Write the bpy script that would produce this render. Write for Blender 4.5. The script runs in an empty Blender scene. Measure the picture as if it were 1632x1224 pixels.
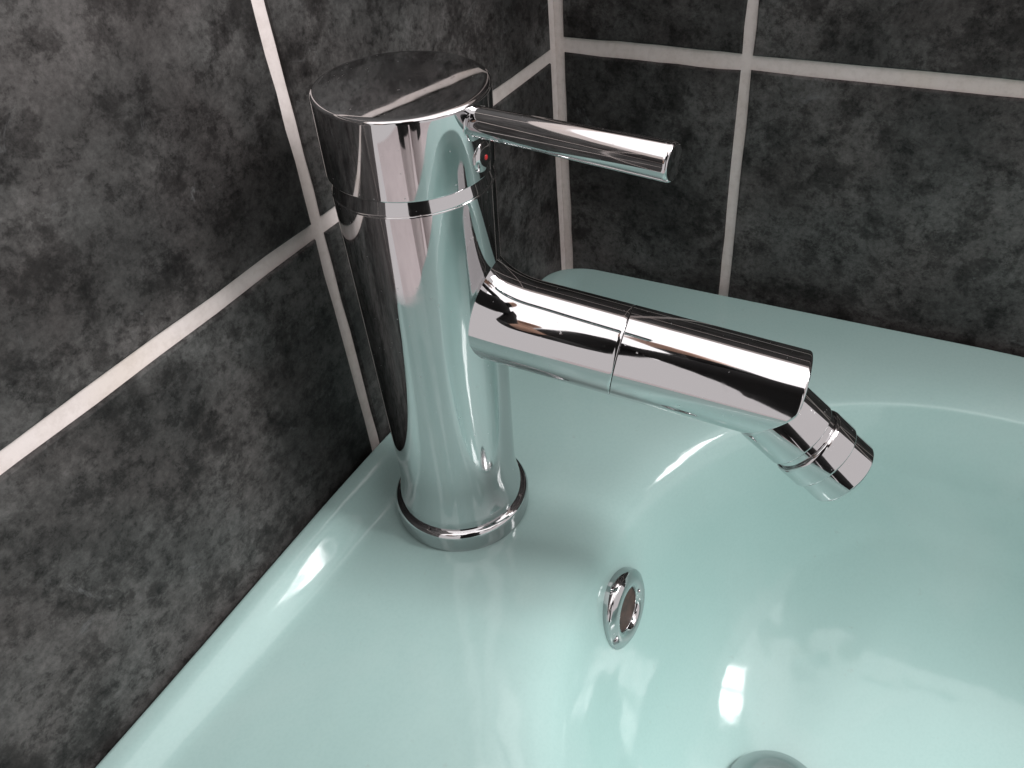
import bpy, bmesh, math, random
import numpy as np
from mathutils import Vector, Matrix

random.seed(4)
S = bpy.context.scene
C = S.collection

# ------------------------------------------------------------------ camera
cam_d = bpy.data.cameras.new('camera')
cam = bpy.data.objects.new('camera', cam_d)
C.objects.link(cam)
cam_d.sensor_fit = 'HORIZONTAL'
cam_d.sensor_width = 36.0
cam_d.lens = 36.0 * 1311.576 / 1632.0
cam_d.clip_start = 0.01
cam_d.clip_end = 50
CAM = Vector((-0.33423, -0.17751, 0.23082))
cam.matrix_world = Matrix((
    (0.48939178, 0.59462562, -0.63789973, CAM.x),
    (-0.86805849, 0.26213517, -0.42161548, CAM.y),
    (-0.08348741, 0.76006942, 0.64445661, CAM.z),
    (0, 0, 0, 1)))
S.camera = cam

# ------------------------------------------------------------------ light
world = bpy.data.worlds.new('World')
S.world = world
world.use_nodes = True
bg = world.node_tree.nodes['Background']
bg.inputs[0].default_value = (1.0, 0.945, 0.95, 1)
bg.inputs[1].default_value = 0.50

# a two-pane window opposite the left wall
WIN = Vector((0.34, -1.20, 1.12))
WROT = (Vector((-0.22, 0.0, 0.10)) - WIN).to_track_quat('-Z', 'Y')
for k in (-1, 1):
    win_d = bpy.data.lights.new('window_light', 'AREA')
    win = bpy.data.objects.new('window_light', win_d)
    C.objects.link(win)
    win_d.shape = 'RECTANGLE'
    win_d.size = 0.24
    win_d.size_y = 0.62
    win_d.color = (1.0, 0.985, 0.98)
    win_d.energy = 7.5
    win.rotation_euler = WROT.to_euler()
    win.location = WIN + WROT @ Vector((0.145 * k, 0, 0))

# the wide pale daylit ceiling above the basin
top_d = bpy.data.lights.new('ceiling_light', 'AREA')
top = bpy.data.objects.new('ceiling_light', top_d)
C.objects.link(top)
top_d.shape = 'RECTANGLE'
top_d.size = 2.4
top_d.size_y = 2.2
top_d.color = (1.0, 0.965, 0.965)
top_d.energy = 12.0
top.location = (-0.30, -0.60, 1.20)

S.view_settings.view_transform = 'Standard'
S.view_settings.look = 'None'
S.view_settings.exposure = 0.84
S.view_settings.gamma = 1.0
S.render.engine = 'CYCLES'
S.cycles.use_denoising = True
S.cycles.max_bounces = 10
S.cycles.glossy_bounces = 8
S.cycles.caustics_reflective = False
S.cycles.caustics_refractive = False


# ------------------------------------------------------------------ materials
def new_mat(name):
    m = bpy.data.materials.new(name)
    m.use_nodes = True
    nt = m.node_tree
    return m, nt, nt.nodes['Principled BSDF']


def ramp(nt, stops):
    r = nt.nodes.new('ShaderNodeValToRGB')
    el = r.color_ramp.elements
    while len(el) > 1:
        el.remove(el[-1])
    el[0].position, el[0].color = stops[0][0], (*stops[0][1], 1)
    for p, c in stops[1:]:
        e = el.new(p)
        e.color = (*c, 1)
    return r


def noise(nt, vec, scale, detail=4, rough=0.55, dist=0.0):
    n = nt.nodes.new('ShaderNodeTexNoise')
    n.inputs['Scale'].default_value = scale
    n.inputs['Detail'].default_value = detail
    n.inputs['Roughness'].default_value = rough
    n.inputs['Distortion'].default_value = dist
    nt.links.new(vec, n.inputs['Vector'])
    return n


def mixc(nt, fac, a, b, mode='MIX'):
    m = nt.nodes.new('ShaderNodeMix')
    m.data_type = 'RGBA'
    m.blend_type = mode
    for sock, val in ((m.inputs[0], fac), (m.inputs[6], a), (m.inputs[7], b)):
        if hasattr(val, 'links') or hasattr(val, 'is_linked'):
            nt.links.new(val, sock)
        elif isinstance(val, tuple):
            sock.default_value = (*val, 1)
        else:
            sock.default_value = val
    return m.outputs[2]


def tile_material():
    m, nt, b = new_mat('slate_tile')
    tc = nt.nodes.new('ShaderNodeTexCoord')
    inf = nt.nodes.new('ShaderNodeObjectInfo')
    mul = nt.nodes.new('ShaderNodeVectorMath')
    mul.operation = 'MULTIPLY_ADD'
    nt.links.new(inf.outputs['Random'], mul.inputs[0])
    mul.inputs[1].default_value = (7.3, 3.1, 5.7)
    nt.links.new(tc.outputs['Object'], mul.inputs[2])
    v = mul.outputs[0]
    cloud = noise(nt, v, 14, 6, 0.62, 0.3)
    blot = noise(nt, v, 66, 9, 0.76, 0.08)
    speck = noise(nt, v, 220, 8, 0.78, 0.2)
    fine = noise(nt, v, 520, 5, 0.75, 0.1)
    tint = noise(nt, v, 30, 3, 0.5)
    pale = noise(nt, v, 75, 7, 0.7, 0.8)
    r1 = ramp(nt, [(0.28, (0.015, 0.0143, 0.014)), (0.46, (0.043, 0.0416, 0.0408)), (0.64, (0.088, 0.0862, 0.0845))])
    nt.links.new(cloud.outputs[0], r1.inputs[0])
    r2 = ramp(nt, [(0.39, (0.24, 0.225, 0.225)), (0.455, (0.58, 0.57, 0.57)), (0.495, (1.0, 1.0, 1.0)), (0.70, (1.25, 1.25, 1.25))])
    nt.links.new(blot.outputs[0], r2.inputs[0])
    c = mixc(nt, 0.80, r1.outputs[0], r2.outputs[0], 'MULTIPLY')
    rk = ramp(nt, [(0.39, (0.20, 0.185, 0.185)), (0.44, (0.72, 0.72, 0.72)), (0.50, (1, 1, 1)), (0.62, (1.35, 1.35, 1.35))])
    nt.links.new(speck.outputs[0], rk.inputs[0])
    c = mixc(nt, 0.70, c, rk.outputs[0], 'MULTIPLY')
    r3 = ramp(nt, [(0.34, (0.55, 0.55, 0.55)), (0.52, (1, 1, 1)), (0.7, (1.4, 1.4, 1.4))])
    nt.links.new(fine.outputs[0], r3.inputs[0])
    c = mixc(nt, 0.7, c, r3.outputs[0], 'MULTIPLY')
    r4 = ramp(nt, [(0.38, (1.0, 0.955, 0.95)), (0.5, (1, 0.985, 0.98)), (0.62, (0.985, 1.0, 0.995))])
    nt.links.new(tint.outputs[0], r4.inputs[0])
    c = mixc(nt, 1.0, c, r4.outputs[0], 'MULTIPLY')
    r5 = ramp(nt, [(0.63, (0, 0, 0)), (0.74, (0.6, 0.6, 0.6))])
    nt.links.new(pale.outputs[0], r5.inputs[0])
    c = mixc(nt, r5.outputs[0], c, (0.15, 0.152, 0.155))
    nt.links.new(c, b.inputs['Base Color'])
    b.inputs['Roughness'].default_value = 0.52
    b.inputs['Specular IOR Level'].default_value = 0.18
    bump = nt.nodes.new('ShaderNodeBump')
    bump.inputs['Strength'].default_value = 0.10
    bump.inputs['Distance'].default_value = 0.001
    nt.links.new(blot.outputs[0], bump.inputs['Height'])
    nt.links.new(bump.outputs[0], b.inputs['Normal'])
    return m


def grout_material():
    m, nt, b = new_mat('grout')
    tc = nt.nodes.new('ShaderNodeTexCoord')
    v = tc.outputs['Object']
    a = noise(nt, v, 26, 5, 0.6)
    f = noise(nt, v, 420, 4, 0.6)
    st = noise(nt, v, 11, 3, 0.5)
    r = ramp(nt, [(0.35, (0.62, 0.545, 0.515)), (0.6, (0.69, 0.62, 0.60))])
    nt.links.new(a.outputs[0], r.inputs[0])
    rs = ramp(nt, [(0.55, (0, 0, 0)), (0.75, (0.7, 0.7, 0.7))])
    nt.links.new(st.outputs[0], rs.inputs[0])
    c = mixc(nt, rs.outputs[0], r.outputs[0], (0.62, 0.52, 0.42))
    rf = ramp(nt, [(0.3, (0.88, 0.87, 0.86)), (0.55, (1, 1, 1))])
    nt.links.new(f.outputs[0], rf.inputs[0])
    c = mixc(nt, 0.8, c, rf.outputs[0], 'MULTIPLY')
    nt.links.new(c, b.inputs['Base Color'])
    b.inputs['Roughness'].default_value = 0.85
    bump = nt.nodes.new('ShaderNodeBump')
    bump.inputs['Strength'].default_value = 0.25
    bump.inputs['Distance'].default_value = 0.0006
    nt.links.new(f.outputs[0], bump.inputs['Height'])
    nt.links.new(bump.outputs[0], b.inputs['Normal'])
    return m


def ceramic_material():
    m, nt, b = new_mat('mint_glaze')
    tc = nt.nodes.new('ShaderNodeTexCoord')
    v = tc.outputs['Object']
    a = noise(nt, v, 9, 3, 0.5)
    f = noise(nt, v, 900, 2, 0.5)
    r = ramp(nt, [(0.35, (0.335, 0.490, 0.468)), (0.65, (0.360, 0.505, 0.485))])
    nt.links.new(a.outputs[0], r.inputs[0])
    rf = ramp(nt, [(0.3, (0.965, 0.97, 0.97)), (0.6, (1, 1, 1))])
    nt.links.new(f.outputs[0], rf.inputs[0])
    c = mixc(nt, 1.0, r.outputs[0], rf.outputs[0], 'MULTIPLY')
    sp = noise(nt, v, 240, 3, 0.5)
    rsp = ramp(nt, [(0.70, (0, 0, 0)), (0.78, (0.35, 0.35, 0.35))])
    nt.links.new(sp.outputs[0], rsp.inputs[0])
    c = mixc(nt, rsp.outputs[0], c, (0.30, 0.36, 0.34))
    fm = noise(nt, v, 14, 6, 0.65, 0.7)
    rfm = ramp(nt, [(0.50, (0, 0, 0)), (0.75, (0.10, 0.10, 0.10))])
    nt.links.new(fm.outputs[0], rfm.inputs[0])
    c = mixc(nt, rfm.outputs[0], c, (0.62, 0.66, 0.65))
    nt.links.new(c, b.inputs['Base Color'])
    rr_ = ramp(nt, [(0.35, (0.07, 0.07, 0.07)), (0.75, (0.13, 0.13, 0.13))])
    nt.links.new(fm.outputs[0], rr_.inputs[0])
    nt.links.new(rr_.outputs[0], b.inputs['Roughness'])
    b.inputs['Specular IOR Level'].default_value = 0.38
    w = noise(nt, v, 42, 2, 0.5)
    bump = nt.nodes.new('ShaderNodeBump')
    bump.inputs['Strength'].default_value = 0.15
    bump.inputs['Distance'].default_value = 0.003
    nt.links.new(w.outputs[0], bump.inputs['Height'])
    nt.links.new(bump.outputs[0], b.inputs['Normal'])
    return m


def chrome_material(name='chrome', col=(0.52, 0.515, 0.52), rough=0.035):
    m, nt, b = new_mat(name)
    tc = nt.nodes.new('ShaderNodeTexCoord')
    v = tc.outputs['Object']
    b.inputs['Base Color'].default_value = (*col, 1)
    b.inputs['Metallic'].default_value = 1.0
    a = noise(nt, v, 160, 4, 0.6)
    spots = noise(nt, v, 900, 2, 0.5)
    r = ramp(nt, [(0.3, (rough * 0.7,) * 3), (0.7, (rough * 1.7,) * 3)])
    nt.links.new(a.outputs[0], r.inputs[0])
    rs = ramp(nt, [(0.71, (0, 0, 0)), (0.77, (0.28, 0.28, 0.28))])
    sm = noise(nt, v, 55, 5, 0.65, 0.6)
    rm = ramp(nt, [(0.52, (0, 0, 0)), (0.72, (0.10, 0.10, 0.10))])
    nt.links.new(sm.outputs[0], rm.inputs[0])
    nt.links.new(spots.outputs[0], rs.inputs[0])
    c = mixc(nt, 1.0, r.outputs[0], rs.outputs[0], 'ADD')
    c = mixc(nt, 1.0, c, rm.outputs[0], 'ADD')
    nt.links.new(c, b.inputs['Roughness'])
    w = noise(nt, v, 70, 1, 0.4)
    bump = nt.nodes.new('ShaderNodeBump')
    bump.inputs['Strength'].default_value = 0.035
    bump.inputs['Distance'].default_value = 0.002
    nt.links.new(w.outputs[0], bump.inputs['Height'])
    nt.links.new(bump.outputs[0], b.inputs['Normal'])
    return m


def plain(name, col, rough=0.6, metal=0.0, nscale=40, var=0.08):
    m, nt, b = new_mat(name)
    tc = nt.nodes.new('ShaderNodeTexCoord')
    n = noise(nt, tc.outputs['Object'], nscale, 4, 0.6)
    r = ramp(nt, [(0.35, tuple(c * (1 - var) for c in col)), (0.65, tuple(min(1, c * (1 + var)) for c in col))])
    nt.links.new(n.outputs[0], r.inputs[0])
    nt.links.new(r.outputs[0], b.inputs['Base Color'])
    b.inputs['Roughness'].default_value = rough
    b.inputs['Metallic'].default_value = metal
    return m


M_TILE = tile_material()
M_GROUT = grout_material()
M_GLAZE = ceramic_material()
M_CHROME = chrome_material()
M_RED = plain('red_enamel', (0.38, 0.010, 0.012), 0.3)
M_DARK = plain('dark_hole', (0.03, 0.022, 0.02), 0.7)
M_HOLE = plain('hole_shade', (0.055, 0.028, 0.022), 0.6, 0.0, 300, 0.4)  # brown, with the shade inside the overflow put into the colour
M_FLOOR = plain('pale_floor', (0.66, 0.59, 0.59), 0.5, 0, 6, 0.05)
M_BLACK = plain('black_cloth', (0.006, 0.006, 0.006), 0.9, 0, 60, 0.2)
M_SKIN = plain('skin', (0.42, 0.25, 0.18), 0.5, 0, 60, 0.06)
M_PALE = plain('pale_cloth', (0.55, 0.49, 0.485), 0.85, 0, 60, 0.06)
M_HAIR = plain('dark_hair', (0.01, 0.008, 0.007), 0.6, 0, 60, 0.2)


# ------------------------------------------------------------------ helpers
def obj(name, verts, faces, mat, parent=None, smooth=True):
    me = bpy.data.meshes.new(name)
    me.from_pydata([tuple(v) for v in verts], [], faces)
    me.materials.append(mat)
    bm = bmesh.new()
    bm.from_mesh(me)
    bmesh.ops.remove_doubles(bm, verts=bm.verts, dist=1e-7)
    bmesh.ops.recalc_face_normals(bm, faces=bm.faces)
    bm.to_mesh(me)
    bm.free()
    if smooth:
        me.polygons.foreach_set('use_smooth', [True] * len(me.polygons))
    me.update()
    o = bpy.data.objects.new(name, me)
    C.objects.link(o)
    if parent is not None:
        o.parent = parent
    return o


def tag(o, label, cat=None, group=None, kind=None):
    o['label'] = label
    if cat:
        o['category'] = cat
    if group:
        o['group'] = group
    if kind:
        o['kind'] = kind
    return o


def empty(name, loc):
    o = bpy.data.objects.new(name, None)
    o.empty_display_size = 0.02
    C.objects.link(o)
    o.location = loc
    return o


def frame(d):
    d = Vector(d).normalized()
    a = d.cross(Vector((1, 0, 0)))
    if a.length < 0.2:
        a = d.cross(Vector((0, 0, 1)))
    a.normalize()
    b = d.cross(a).normalized()
    return d, a, b


def round_profile(pts):
    """pts: (r, t, fillet).  Rounds every corner that has a fillet radius."""
    out = []
    n = len(pts)
    for i, (r, t, f) in enumerate(pts):
        p = Vector((r, t))
        if f <= 0 or i in (0, n - 1):
            out.append(p)
            continue
        a = Vector(pts[i - 1][:2]) - p
        b = Vector(pts[i + 1][:2]) - p
        l = min(f, a.length * 0.49, b.length * 0.49)
        pa = p + a.normalized() * l
        pb = p + b.normalized() * l
        for k in range(7):
            u = k / 6
            out.append(pa * (1 - u) ** 2 + p * 2 * u * (1 - u) + pb * u * u)
    return out


def lathe(name, origin, d, pts, mat, parent, seg=128, sub=True):
    """pts (r, t, fillet) along axis d from origin."""
    prof = round_profile(pts)
    d, a, b = frame(d)
    o = Vector(origin)
    V, F = [], []
    for p in prof:
        r = max(p.x, 1e-6)
        for k in range(seg):
            th = 2 * math.pi * k / seg
            V.append(o + d * p.y + (a * math.cos(th) + b * math.sin(th)) * r)
    n = len(prof)
    for i in range(n - 1):
        for k in range(seg):
            k2 = (k + 1) % seg
            F.append((i * seg + k, i * seg + k2, (i + 1) * seg + k2, (i + 1) * seg + k))
    if prof[0].x > 1e-5:
        F.append(tuple(range(seg)))
    if prof[-1].x > 1e-5:
        F.append(tuple(range((n - 1) * seg, n * seg)))
    ob = obj(name, V, F, mat, parent)
    auto_smooth(ob, 38)
    return ob


def auto_smooth(ob, deg):
    me = ob.data
    bm = bmesh.new()
    bm.from_mesh(me)
    lim = math.radians(deg)
    for e in bm.edges:
        if len(e.link_faces) == 2 and e.calc_face_angle(0) > lim:
            e.smooth = False
    bm.to_mesh(me)
    bm.free()


# ------------------------------------------------------------------ walls
GA_X = -0.1667          # vertical joint on the left wall
GB_Y = -0.0858          # vertical joint on the right wall
ZA, ZB = 0.1040, 0.1075  # horizontal joints
TS = 0.200
DEPTH = 0.0011          # how far the tiles stand proud of the grout


def tile_mesh(w, h):
    """A tile lying in local x/z with its face at y=0 (outside -y) and softly rounded arrises."""
    bv = 0.0009
    V, F = [], []
    rings = [(0.0, -0.004), (0.0, -bv), (bv * 0.3, -bv * 0.3), (bv, 0.0)]
    n = 9                                    # points per side, slightly uneven as fired edges are
    side = []
    for k in range(n):
        side.append((k / n, 0.0, 0, 1))
    for k in range(n):
        side.append((1.0, k / n, -1, 0))
    for k in range(n):
        side.append((1.0 - k / n, 1.0, 0, -1))
    for k in range(n):
        side.append((0.0, 1.0 - k / n, 1, 0))
    wob = [random.uniform(0, 0.0005) for _ in side]
    m = len(side)
    for ins, y in rings:
        for (fx, fz_, nx, nz), wb in zip(side, wob):
            x = min(max(fx * w, ins), w - ins) + nx * wb
            z = min(max(fz_ * h, ins), h - ins) + nz * wb
            V.append((x, -y, z))
    for i in range(len(rings) - 1):
        for k in range(m):
            k2 = (k + 1) % m
            F.append((i * m + k, i * m + k2, (i + 1) * m + k2, (i + 1) * m + k))
    F.append(tuple(range((len(rings) - 1) * m, len(rings) * m)))
    return V, F


def build_wall(name, label, axis, col_edges, row_edges, gv, gh, corner_gap):
    """axis 'A': wall in plane y=0 running to -x;  'B': plane x=0 running to -y."""
    span = -col_edges[-1]
    z0, z1 = row_edges[0], row_edges[-1] + 0.04
    g = DEPTH
    th = 0.05
    if axis == 'A':
        lo, hi = (-span, g, z0), (th, th, z1)
    else:
        lo, hi = (g, -span, z0), (th, g, z1)
    V = [(x, y, z) for x in (lo[0], hi[0]) for y in (lo[1], hi[1]) for z in (lo[2], hi[2])]
    F = [(0, 1, 3, 2), (4, 6, 7, 5), (0, 4, 5, 1), (2, 3, 7, 6), (0, 2, 6, 4), (1, 5, 7, 3)]
    wall = obj(name, V, F, M_GROUT, None, smooth=False)
    tag(wall, label, kind='structure')
    for i in range(len(col_edges) - 1):
        for j in range(len(row_edges) - 1):
            a = col_edges[i] - (corner_gap if i == 0 else gv / 2)
            b = col_edges[i + 1] + gv / 2
            za = row_edges[j] + gh / 2
            zb = row_edges[j + 1] - gh / 2
            jx, jz = random.uniform(-.0003, .0003), random.uniform(-.0003, .0003)
            w, h = a - b, zb - za
            V, F = tile_mesh(w, h)
            t = obj('tile', V, F, M_TILE, wall, smooth=False)
            if axis == 'A':
                t.location = (b + jx, 0, za + jz)
            else:
                t.rotation_euler = (0, 0, math.radians(-90))
                t.location = (0, a + jx, za + jz)


TH = 0.122
TU = 0.100
rowsA = [ZA - TH] + [ZA + TU * k for k in range(0, 3)]
rowsB = [ZB - TH] + [ZB + TU * k for k in range(0, 3)]
colsA = [0, GA_X, GA_X - TS, GA_X - 2 * TS, GA_X - 3 * TS]
colsB = [0, GB_Y, GB_Y - TS, GB_Y - TS - 0.10]
build_wall('wall_left', 'dark grey mottled tile wall with pale grout behind the tap', 'A', colsA, rowsA, 0.0046, 0.0052, 0.0050)
build_wall('wall_right', 'near black tile wall with pale grout at the end of the basin', 'B', colsB, rowsB, 0.0044, 0.0060, 0.0032)

# the pale floor that the chrome mirrors
FZ = -0.80
fl = obj('floor', [(-2.4, -2.4, FZ), (0.05, -2.4, FZ), (0.05, 0.05, FZ), (-2.4, 0.05, FZ)], [(0, 1, 2, 3)], M_FLOOR, None, False)
tag(fl, 'pale pinkish floor below the basin', kind='structure')


# ------------------------------------------------------------------ basin
BC = np.array([-0.171, -0.222])       # bowl centre
TAPX = -0.1714


def bspline(P, n):
    """uniform cubic b-spline through the ends, P (k,2)."""
    P = np.asarray(P, float)
    P = np.vstack([2 * P[0] - P[1], P, 2 * P[-1] - P[-2]])
    k = len(P) - 3
    out = []
    for u in np.linspace(0, k - 1e-9, n):
        i = int(u)
        t = u - i
        b = np.array([(1 - t) ** 3, 3 * t ** 3 - 6 * t ** 2 + 4, -3 * t ** 3 + 3 * t ** 2 + 3 * t + 1, t ** 3]) / 6
        out.append(b @ P[i:i + 4])
    return np.array(out)


def outline(n):
    """plan outline, counter-clockwise, rounded corners; follows the two walls."""
    x0, x1, y0, y1 = -0.3415, -0.0022, -0.455, -0.0012
    r = {(1, 1): 0.020, (0, 1): 0.02, (0, 0): 0.11, (1, 0): 0.11}
    pts = []

    def arc(cx, cy, rad, a0, a1):
        m = max(24, int(rad * 500))
        for k in range(m + 1):
            a = math.radians(a0 + (a1 - a0) * k / m)
            pts.append((cx + rad * math.cos(a), cy + rad * math.sin(a)))
    arc(x1 - r[1, 0], y0 + r[1, 0], r[1, 0], -90, 0)
    arc(x1 - r[1, 1], y1 - r[1, 1], r[1, 1], 0, 90)
    arc(x0 + r[0, 1], y1 - r[0, 1], r[0, 1], 90, 180)
    arc(x0 + r[0, 0], y0 + r[0, 0], r[0, 0], 180, 270)
    pts.append(pts[0])
    P = np.array(pts)
    L = np.r_[0, np.cumsum(np.linalg.norm(np.diff(P, axis=0), axis=1))]
    s = np.linspace(0, L[-1], n, endpoint=False)
    Q = np.stack([np.interp(s, L, P[:, 0]), np.interp(s, L, P[:, 1])], 1)
    # the end along the right wall leaves the wall a little towards the corner
    w = np.clip((Q[:, 1] + 0.20) / 0.19, 0, 1) * np.clip((Q[:, 0] + 0.10) / 0.09, 0, 1)
    Q[:, 0] -= 0.0065 * w
    return Q


def bowl_radius(u):
    """distance from the bowl centre to the bowl edge in direction u (unit)."""
    a = 0.125
    b = 0.124 if u[1] > 0 else 0.165
    n = 2.15
    return ((abs(u[0]) / a) ** n + (abs(u[1]) / b) ** n) ** (-1 / n)


def sstep(a, b, x):
    t = np.clip((x - a) / (b - a), 0, 1)
    return t * t * (3 - 2 * t)


def lip(x, y):
    """raised lip along the left wall, highest behind the tap."""
    hgt = 0.0062 * np.exp(-((x + 0.168) / 0.105) ** 2) + 0.0030
    hgt = hgt * sstep(-0.0, -0.05, x)
    s = np.clip((y + 0.0215) / 0.0165, 0, 1)
    s = s * s * s * (s * (s * 6 - 15) + 10)
    return hgt * s


DRAIN = np.array([-0.1815, -0.1738])


def build_basin():
    n = 720
    m = 150
    V, F = [], []
    for q in outline(n):
        v = q - BC
        ro = np.linalg.norm(v)
        u = v / ro
        ri = bowl_radius(u)
        E = BC + u * ri                       # bowl edge
        back = max(0.0, u[1])                 # 1 towards the tap
        bk = sstep(0.45, 0.98, back)
        fw = 0.0035 + 0.0235 * bk              # width of the rolled edge
        k = 1.0 + 0.75 * (1 - sstep(0.1, 0.95, back))             # flare of the bowl wall
        inw = DRAIN - E
        ell = np.linalg.norm(inw)
        inw = inw / ell
        w0 = 0.046 * k
        prof = [(-(ro - ri) + a, z) for a, z in
                ((0.010, -0.150), (0.004, -0.09), (0.0005, -0.04), (0.0, -0.018), (0.0, -0.006), (0.0, -0.0022),
                 (0.0004, -0.0007), (0.0016, 0.0), (0.004, 0.0), (0.009, 0.0))]
        d0, e0 = -(ro - ri) + 0.009, -fw
        prof += [(d0 + (e0 - d0) * f, -0.0006 * f) for f in (0.2, 0.4, 0.6, 0.8)]
        prof += [(-fw, -0.0007), (-fw * 0.45, -0.0009 - 0.0003 * bk), (-fw * 0.1, -0.0017 - 0.0026 * bk),
                 (0.0012 + 0.0018 * bk, -0.0045 - 0.0065 * bk), (0.0065 * k, -0.018 - fw * 0.1), (0.0098 * k, -0.030),
                 (0.0140 * k, -0.046), (0.020 * k, -0.062), (0.029 * k, -0.077), (0.040 * k, -0.088)]
        prof += [(w0 + (ell - w0) * f, z) for f, z in
                 ((0.14, -0.0935), (0.35, -0.0965), (0.55, -0.0982), (0.75, -0.0995), (0.9, -0.1), (1.0, -0.1))]
        pr = bspline(prof, m)
        for d, z in pr:
            p = E + (u * (-d) if d < 0 else inw * d)
            if 0 <= d < 0.02:                   # turn smoothly from the ray to the waste direction
                t = d / 0.02
                dirv = (-u) * (1 - t) + inw * t
                p = E + (-u * (d - 0.5 * d * t) + inw * (0.5 * d * t))
            elif d >= 0.02:
                off = -u * 0.01 + inw * 0.01 - inw * 0.02
                fade = max(0.0, 1 - (d - 0.02) / (ell - 0.02))
                p = E + inw * d + off * fade
            if z > -0.03:
                z = z + float(lip(p[0], p[1]))
            V.append((p[0], p[1], z))
    for i in range(n):
        i2 = (i + 1) % n
        for j in range(m - 1):
            F.append((i * m + j, i2 * m + j, i2 * m + j + 1, i * m + j + 1))
    from mathutils.bvhtree import BVHTree
    bvh = BVHTree.FromPolygons(V, F)
    hit, nor, _, _ = bvh.ray_cast(Vector((-0.171, -0.20, -0.029)), Vector((0, 1, 0)))
    build_basin.hit = (hit, nor)
    root = empty('wash_basin', (-0.171, -0.222, 0))
    tag(root, 'mint green glazed ceramic basin in the tiled corner', 'basin')
    obj('bowl', [(x + 0.171, y + 0.222, z) for x, y, z in V], F, M_GLAZE, root)
    return root


basin = build_basin()

# overflow ring on the back wall of the bowl
OV, OVN = build_basin.hit
OVN = OVN if OVN.y < 0 else -OVN
OV = OV - Vector((-0.171, -0.222, 0))
OVN = (OVN + Vector((0, -1, 0.05))).normalized()
ovr = lathe('overflow_ring', OV, OVN,
            [(0.0072, -0.006, 0), (0.0144, -0.006, 0.0), (0.0150, 0.0004, 0.0008), (0.0147, 0.0018, 0.0012), (0.0118, 0.0036, 0.0018), (0.0092, 0.0033, 0.0012), (0.0078, 0.0018, 0.0008), (0.0076, -0.003, 0)],
            M_CHROME, basin, 72)
lathe('overflow_hole', OV, OVN, [(0.0, -0.003, 0), (0.0, 0.0012, 0), (0.0080, 0.0012, 0), (0.0080, -0.003, 0)], M_HOLE, basin, 48)  # solid disc closing the ring; its dark colour stands for the opening's shade

# waste plug
WP = Vector((DRAIN[0], DRAIN[1], -0.1012)) - Vector((-0.171, -0.222, 0))
wp = lathe('waste_plug', WP, (0, 0, 1),
           [(0.0, 0.0002, 0), (0.0190, 0.0002, 0.0), (0.0196, 0.0035, 0.0015), (0.0185, 0.0070, 0.004), (0.0140, 0.0118, 0.005), (0.0070, 0.0140, 0.004), (0.0, 0.0146, 0)],
           M_CHROME, basin, 96)

# ------------------------------------------------------------------ tap
B0 = Vector((-0.1714, -0.0425, 0.0))
T0 = Vector((-0.1698, -0.0446, 0.1572))
AX = (T0 - B0).normalized()
tap = empty('mixer_tap', B0)
tag(tap, 'polished chrome single lever mixer tap standing on the basin deck', 'tap')


def L(v):
    return Vector(v) - B0


def A(t):
    return AX * t


R0, R1 = 0.0203, 0.0225


def rad(t):
    return R0 + (R1 - R0) * t / 0.131


lathe('base_flange', A(-0.0014), AX,
      [(0.018, 0.0, 0), (0.0241, 0.0, 0.0006), (0.0247, 0.0018, 0.0015), (0.0247, 0.0080, 0.0010), (0.0238, 0.0093, 0.0006), (0.0222, 0.0096, 0.0), (0.018, 0.0106, 0)],
      M_CHROME, tap, 160)
lathe('body', A(0), AX,
      [(0.019, 0.004, 0), (0.0222, 0.006, 0)] + [(rad(t) + 0.0056 * (1 - t / 0.024) ** 2, t, 0) for t in (0.0098, 0.012, 0.0145, 0.017, 0.0195, 0.022)] + [(rad(t), t, 0) for t in (0.024, 0.03, 0.06, 0.09, 0.115)] +
      [(rad(0.1308), 0.1308, 0.0004), (0.020, 0.1310, 0)], M_CHROME, tap, 192)
lathe('collar_ring', A(0), AX, [(0.018, 0.1300, 0), (0.0223, 0.1300, 0), (0.0223, 0.1311, 0.0003), (0.0210, 0.1364, 0), (0.018, 0.1364, 0)], M_CHROME, tap, 160)

# handle head, lever and hot/cold mark
HX = (AX + Vector((-0.012, -0.040, 0.0))).normalized()       # the head sits very slightly tipped
head = lathe('handle', A(0.1357) - HX * 0.1357, HX,
             [(0.019, 0.1357, 0), (0.0229, 0.1357, 0.0005), (0.0231, 0.1568, 0.0011), (0.0215, 0.15715, 0.0006), (0.016, 0.15745, 0.003), (0.008, 0.15765, 0.003), (0.0, 0.1577, 0)],
             M_CHROME, tap, 192)
HD = Vector((-0.0718, -1.0, -0.0166)).normalized()
lathe('lever', A(0.1509), HD,
      [(0.0, 0.010, 0), (0.0037, 0.010, 0), (0.0037, 0.021, 0), (0.0044, 0.0755, 0.0005), (0.0041, 0.0762, 0.0004), (0.0, 0.0763, 0)],
      M_CHROME, head, 96)
lathe('lever_collar', A(0.1509), HD, [(0.0036, 0.0195, 0), (0.0052, 0.0205, 0.0005), (0.0052, 0.0233, 0.0006), (0.0036, 0.0238, 0)], M_CHROME, head, 96)
ID = Vector((0.0, -1.0, 0.0)).normalized()
IC = A(0.1405)
plug = lathe('indicator_plug', IC, ID, [(0.0040, 0.0215, 0), (0.0040, 0.0234, 0.0005), (0.0028, 0.0240, 0.0008), (0.0, 0.0243, 0)], M_CHROME, head, 64)
red = lathe('hot_mark', IC, ID, [(0.0, 0.0222, 0), (0.0007, 0.0222, 0), (0.0007, 0.0244, 0.0002), (0.0, 0.0246, 0)], M_RED, head, 32)
red['label'] = 'tiny red hot water dot'

# spout
SD = Vector((0.1809, -1.0, -0.1651)).normalized()
SP = A(0.0910)
SR = 0.0136
SEAM = 0.0600
SEND = 0.1105


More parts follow.
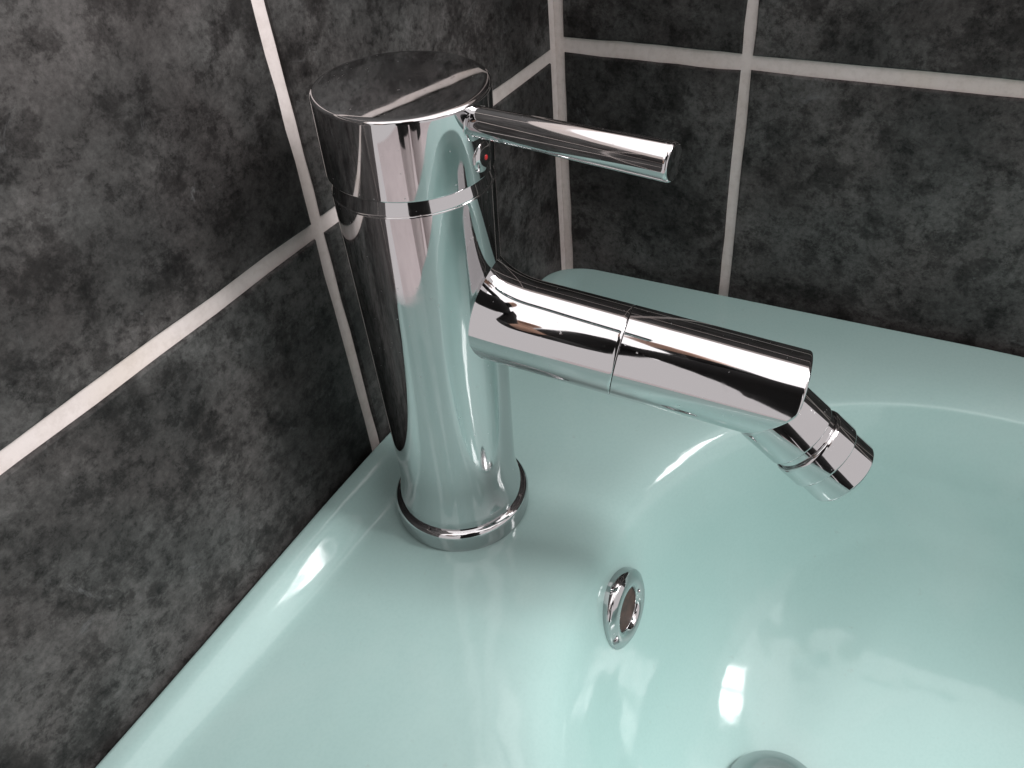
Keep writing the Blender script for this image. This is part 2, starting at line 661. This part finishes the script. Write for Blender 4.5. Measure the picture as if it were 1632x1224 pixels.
def build_spout():
    side = SD.cross(Vector((0, 0, 1))).normalized()
    up = side.cross(SD).normalized()
    V, F = [], []
    seg = 160
    svals = list(np.linspace(0.004, 0.050, 110)) + list(np.linspace(0.051, SEAM - 0.0004, 10)) + [SEAM - 0.00008]
    smax = 0.0340
    hmax = 0.0036
    for si, s in enumerate(svals):
        # concave web rising to the collar above the spout
        q = np.clip((smax - s) / (smax - 0.0215), 0, 1.35)
        h = hmax * q ** 2.8
        for k in range(seg):
            th = 2 * math.pi * k / seg
            cx, cz = math.cos(th), math.sin(th)
            x = SR * cx
            z = SR * cz
            if cz > 0:
                z += h * cz ** 1.6
            rr = 1.0
            if si == len(svals) - 1:
                rr = (SR - 0.0001) / SR
            V.append(SP + SD * s + side * (x * rr) + up * (z * rr))
    n = len(svals)
    for i in range(n - 1):
        for k in range(seg):
            k2 = (k + 1) % seg
            F.append((i * seg + k, i * seg + k2, (i + 1) * seg + k2, (i + 1) * seg + k))
    F.append(tuple(range((n - 1) * seg, n * seg)))
    return obj('spout', V, F, M_CHROME, tap)


spout = build_spout()


def build_tip():
    """outer half of the spout, mitred at the end so that its underside is shorter."""
    side = SD.cross(Vector((0, 0, 1))).normalized()
    up = side.cross(SD).normalized()
    seg = 160
    V, F = [], []
    rows = [(0.0, SR - 0.0001, 0.00006), (0.0, SR, 0.00018)] + [(f, SR, 0.0) for f in (0.1, 0.25, 0.4, 0.55, 0.7, 0.82, 0.92, 0.98)]
    rows += [(1.0, SR, -0.0006), (1.0, SR - 0.0002, -0.0002), (1.0, SR - 0.0006, 0.0), (1.0, SR - 0.0022, 0.0), (1.0, 0.004, 0.0), (1.0, 1e-6, 0.0)]
    for f, r, ds in rows:
        for k in range(seg):
            th = 2 * math.pi * k / seg
            cz = math.sin(th) * r / SR
            q_ = 0.30 - cz
            end = SEND - 0.0116 * (q_ + math.sqrt(q_ * q_ + 0.012)) * 0.5      # square above, cut back below
            V.append(SP + SD * (SEAM + f * (end - SEAM) + ds) + side * (r * math.cos(th)) + up * (r * math.sin(th)))
    n = len(rows)
    for i in range(n - 1):
        for k in range(seg):
            k2 = (k + 1) % seg
            F.append((i * seg + k, i * seg + k2, (i + 1) * seg + k2, (i + 1) * seg + k))
    o = obj('spout_tip', V, F, M_CHROME, tap)
    auto_smooth(o, 38)
    return o


tip = build_tip()
AD = Vector((0.075, -math.cos(0.70), -math.sin(0.70))).normalized()
AO = L((-0.1499, -0.1443, 0.0659))
aer = lathe('aerator', AO, AD, [(0.006, -0.010, 0), (0.0090, -0.006, 0.002), (0.0113, -0.0015, 0.001), (0.0113, 0.0118, 0.0005), (0.0100, 0.0122, 0), (0.006, 0.0124, 0)], M_CHROME, tap, 128)
lathe('aerator_groove', AO, AD, [(0.006, 0.0115, 0), (0.0105, 0.0115, 0), (0.0105, 0.0148, 0), (0.006, 0.0148, 0)], M_CHROME, aer, 128)
lathe('aerator_nut', AO, AD, [(0.006, 0.0140, 0), (0.0112, 0.0140, 0.0004), (0.0116, 0.0148, 0.0004), (0.0116, 0.0216, 0.0005), (0.0107, 0.0220, 0)], M_CHROME, aer, 128)
lathe('aerator_rim', AO, AD, [(0.006, 0.0214, 0), (0.0108, 0.0214, 0), (0.0110, 0.0296, 0.0008), (0.0096, 0.0300, 0.0004), (0.0090, 0.0285, 0.0), (0.0, 0.0282, 0)], M_CHROME, aer, 128)


# ------------------------------------------------------------------ the onlooker mirrored in the chrome
def build_person():
    fz = Vector((0.82, 0.57, 0)).normalized()
    sd = Vector((0.57, -0.82, 0)).normalized()
    base = Vector((-0.68, -0.47, FZ))

    def P(f, s_, z):
        return fz * f + sd * s_ + Vector((0, 0, z))
    J, Rr, Ed = [], [], []

    def add(p, r, prev=None):
        J.append(p)
        Rr.append(r)
        if prev is not None:
            Ed.append((prev, len(J) - 1))
        return len(J) - 1
    pel = add(P(0, 0, 0.93), (0.16, 0.11))
    wst = add(P(0.05, 0, 1.08), (0.15, 0.105), pel)
    chs = add(P(0.15, 0, 1.26), (0.17, 0.12), wst)
    upc = add(P(0.22, 0, 1.36), (0.14, 0.10), chs)
    nek = add(P(0.29, 0, 1.44), (0.055, 0.055), upc)
    jaw = add(P(0.35, 0, 1.49), (0.066, 0.075), nek)
    hed = add(P(0.37, 0, 1.56), (0.078, 0.092), jaw)
    add(P(0.38, 0, 1.625), (0.055, 0.07), hed)
    add(P(0.46, 0, 1.53), (0.012, 0.012), hed)          # nose
    for s_ in (-1, 1):
        a = add(P(0.21, 0.19 * s_, 1.35), (0.062, 0.062), upc)
        a = add(P(0.20, 0.27 * s_, 1.10), (0.046, 0.046), a)
        a = add(P(0.36, 0.22 * s_, 1.04), (0.034, 0.034), a)
        h = add(P(0.42, 0.195 * s_, 1.05), (0.018, 0.036), a)
        for k, (o, ln) in enumerate(((-0.027, 0.058), (-0.009, 0.070), (0.009, 0.074), (0.026, 0.066))):
            b = add(P(0.462, 0.180 * s_, 1.05 + o), (0.010, 0.010), h)
            b = add(P(0.462 + ln * 0.5, 0.160 * s_, 1.052 + o), (0.009, 0.009), b)
            add(P(0.455 + ln * 0.8, 0.135 * s_, 1.052 + o), (0.008, 0.008), b)
        b = add(P(0.43, 0.165 * s_, 1.085), (0.011, 0.011), h)
        add(P(0.455, 0.140 * s_, 1.10), (0.009, 0.009), b)
        a = add(P(0.0, 0.085 * s_, 0.84), (0.098, 0.098), pel)
        a = add(P(0.02, 0.085 * s_, 0.48), (0.066, 0.066), a)
        a = add(P(-0.01, 0.11 * s_, 0.09), (0.042, 0.042), a)
        a = add(P(0.05, 0.115 * s_, 0.045), (0.042, 0.038), a)
        add(P(0.17, 0.125 * s_, 0.035), (0.040, 0.028), a)
    me = bpy.data.meshes.new('person')
    me.from_pydata(J, Ed, [])
    o = bpy.data.objects.new('person_base', me)
    C.objects.link(o)
    md = o.modifiers.new('skin', 'SKIN')
    md.use_smooth_shade = True
    for i, v in enumerate(me.skin_vertices[0].data):
        v.radius = Rr[i]
        v.use_root = (i == 0)
    sb = o.modifiers.new('sub', 'SUBSURF')
    sb.levels = sb.render_levels = 2
    dg = bpy.context.evaluated_depsgraph_get()
    em = bpy.data.meshes.new_from_object(o.evaluated_get(dg))
    bpy.data.objects.remove(o)
    em.materials.clear()
    for m in (M_BLACK, M_SKIN, M_HAIR, M_PALE):
        em.materials.append(m)
    for p in em.polygons:
        c = p.center
        p.use_smooth = True
        if c.z > 1.44 and c.dot(fz) > 0.25:
            p.material_index = 2 if (c.z > 1.59 or c.dot(fz) < 0.37) else 1
        elif c.dot(fz) > 0.385 and c.z < 1.2:
            p.material_index = 1
        elif c.z < 0.69:
            p.material_index = 3
    b = bpy.data.objects.new('person', em)
    C.objects.link(b)
    b.location = base
    tag(b, 'person in a black top and pale trousers leaning over the basin with both hands raised', 'person')


build_person()
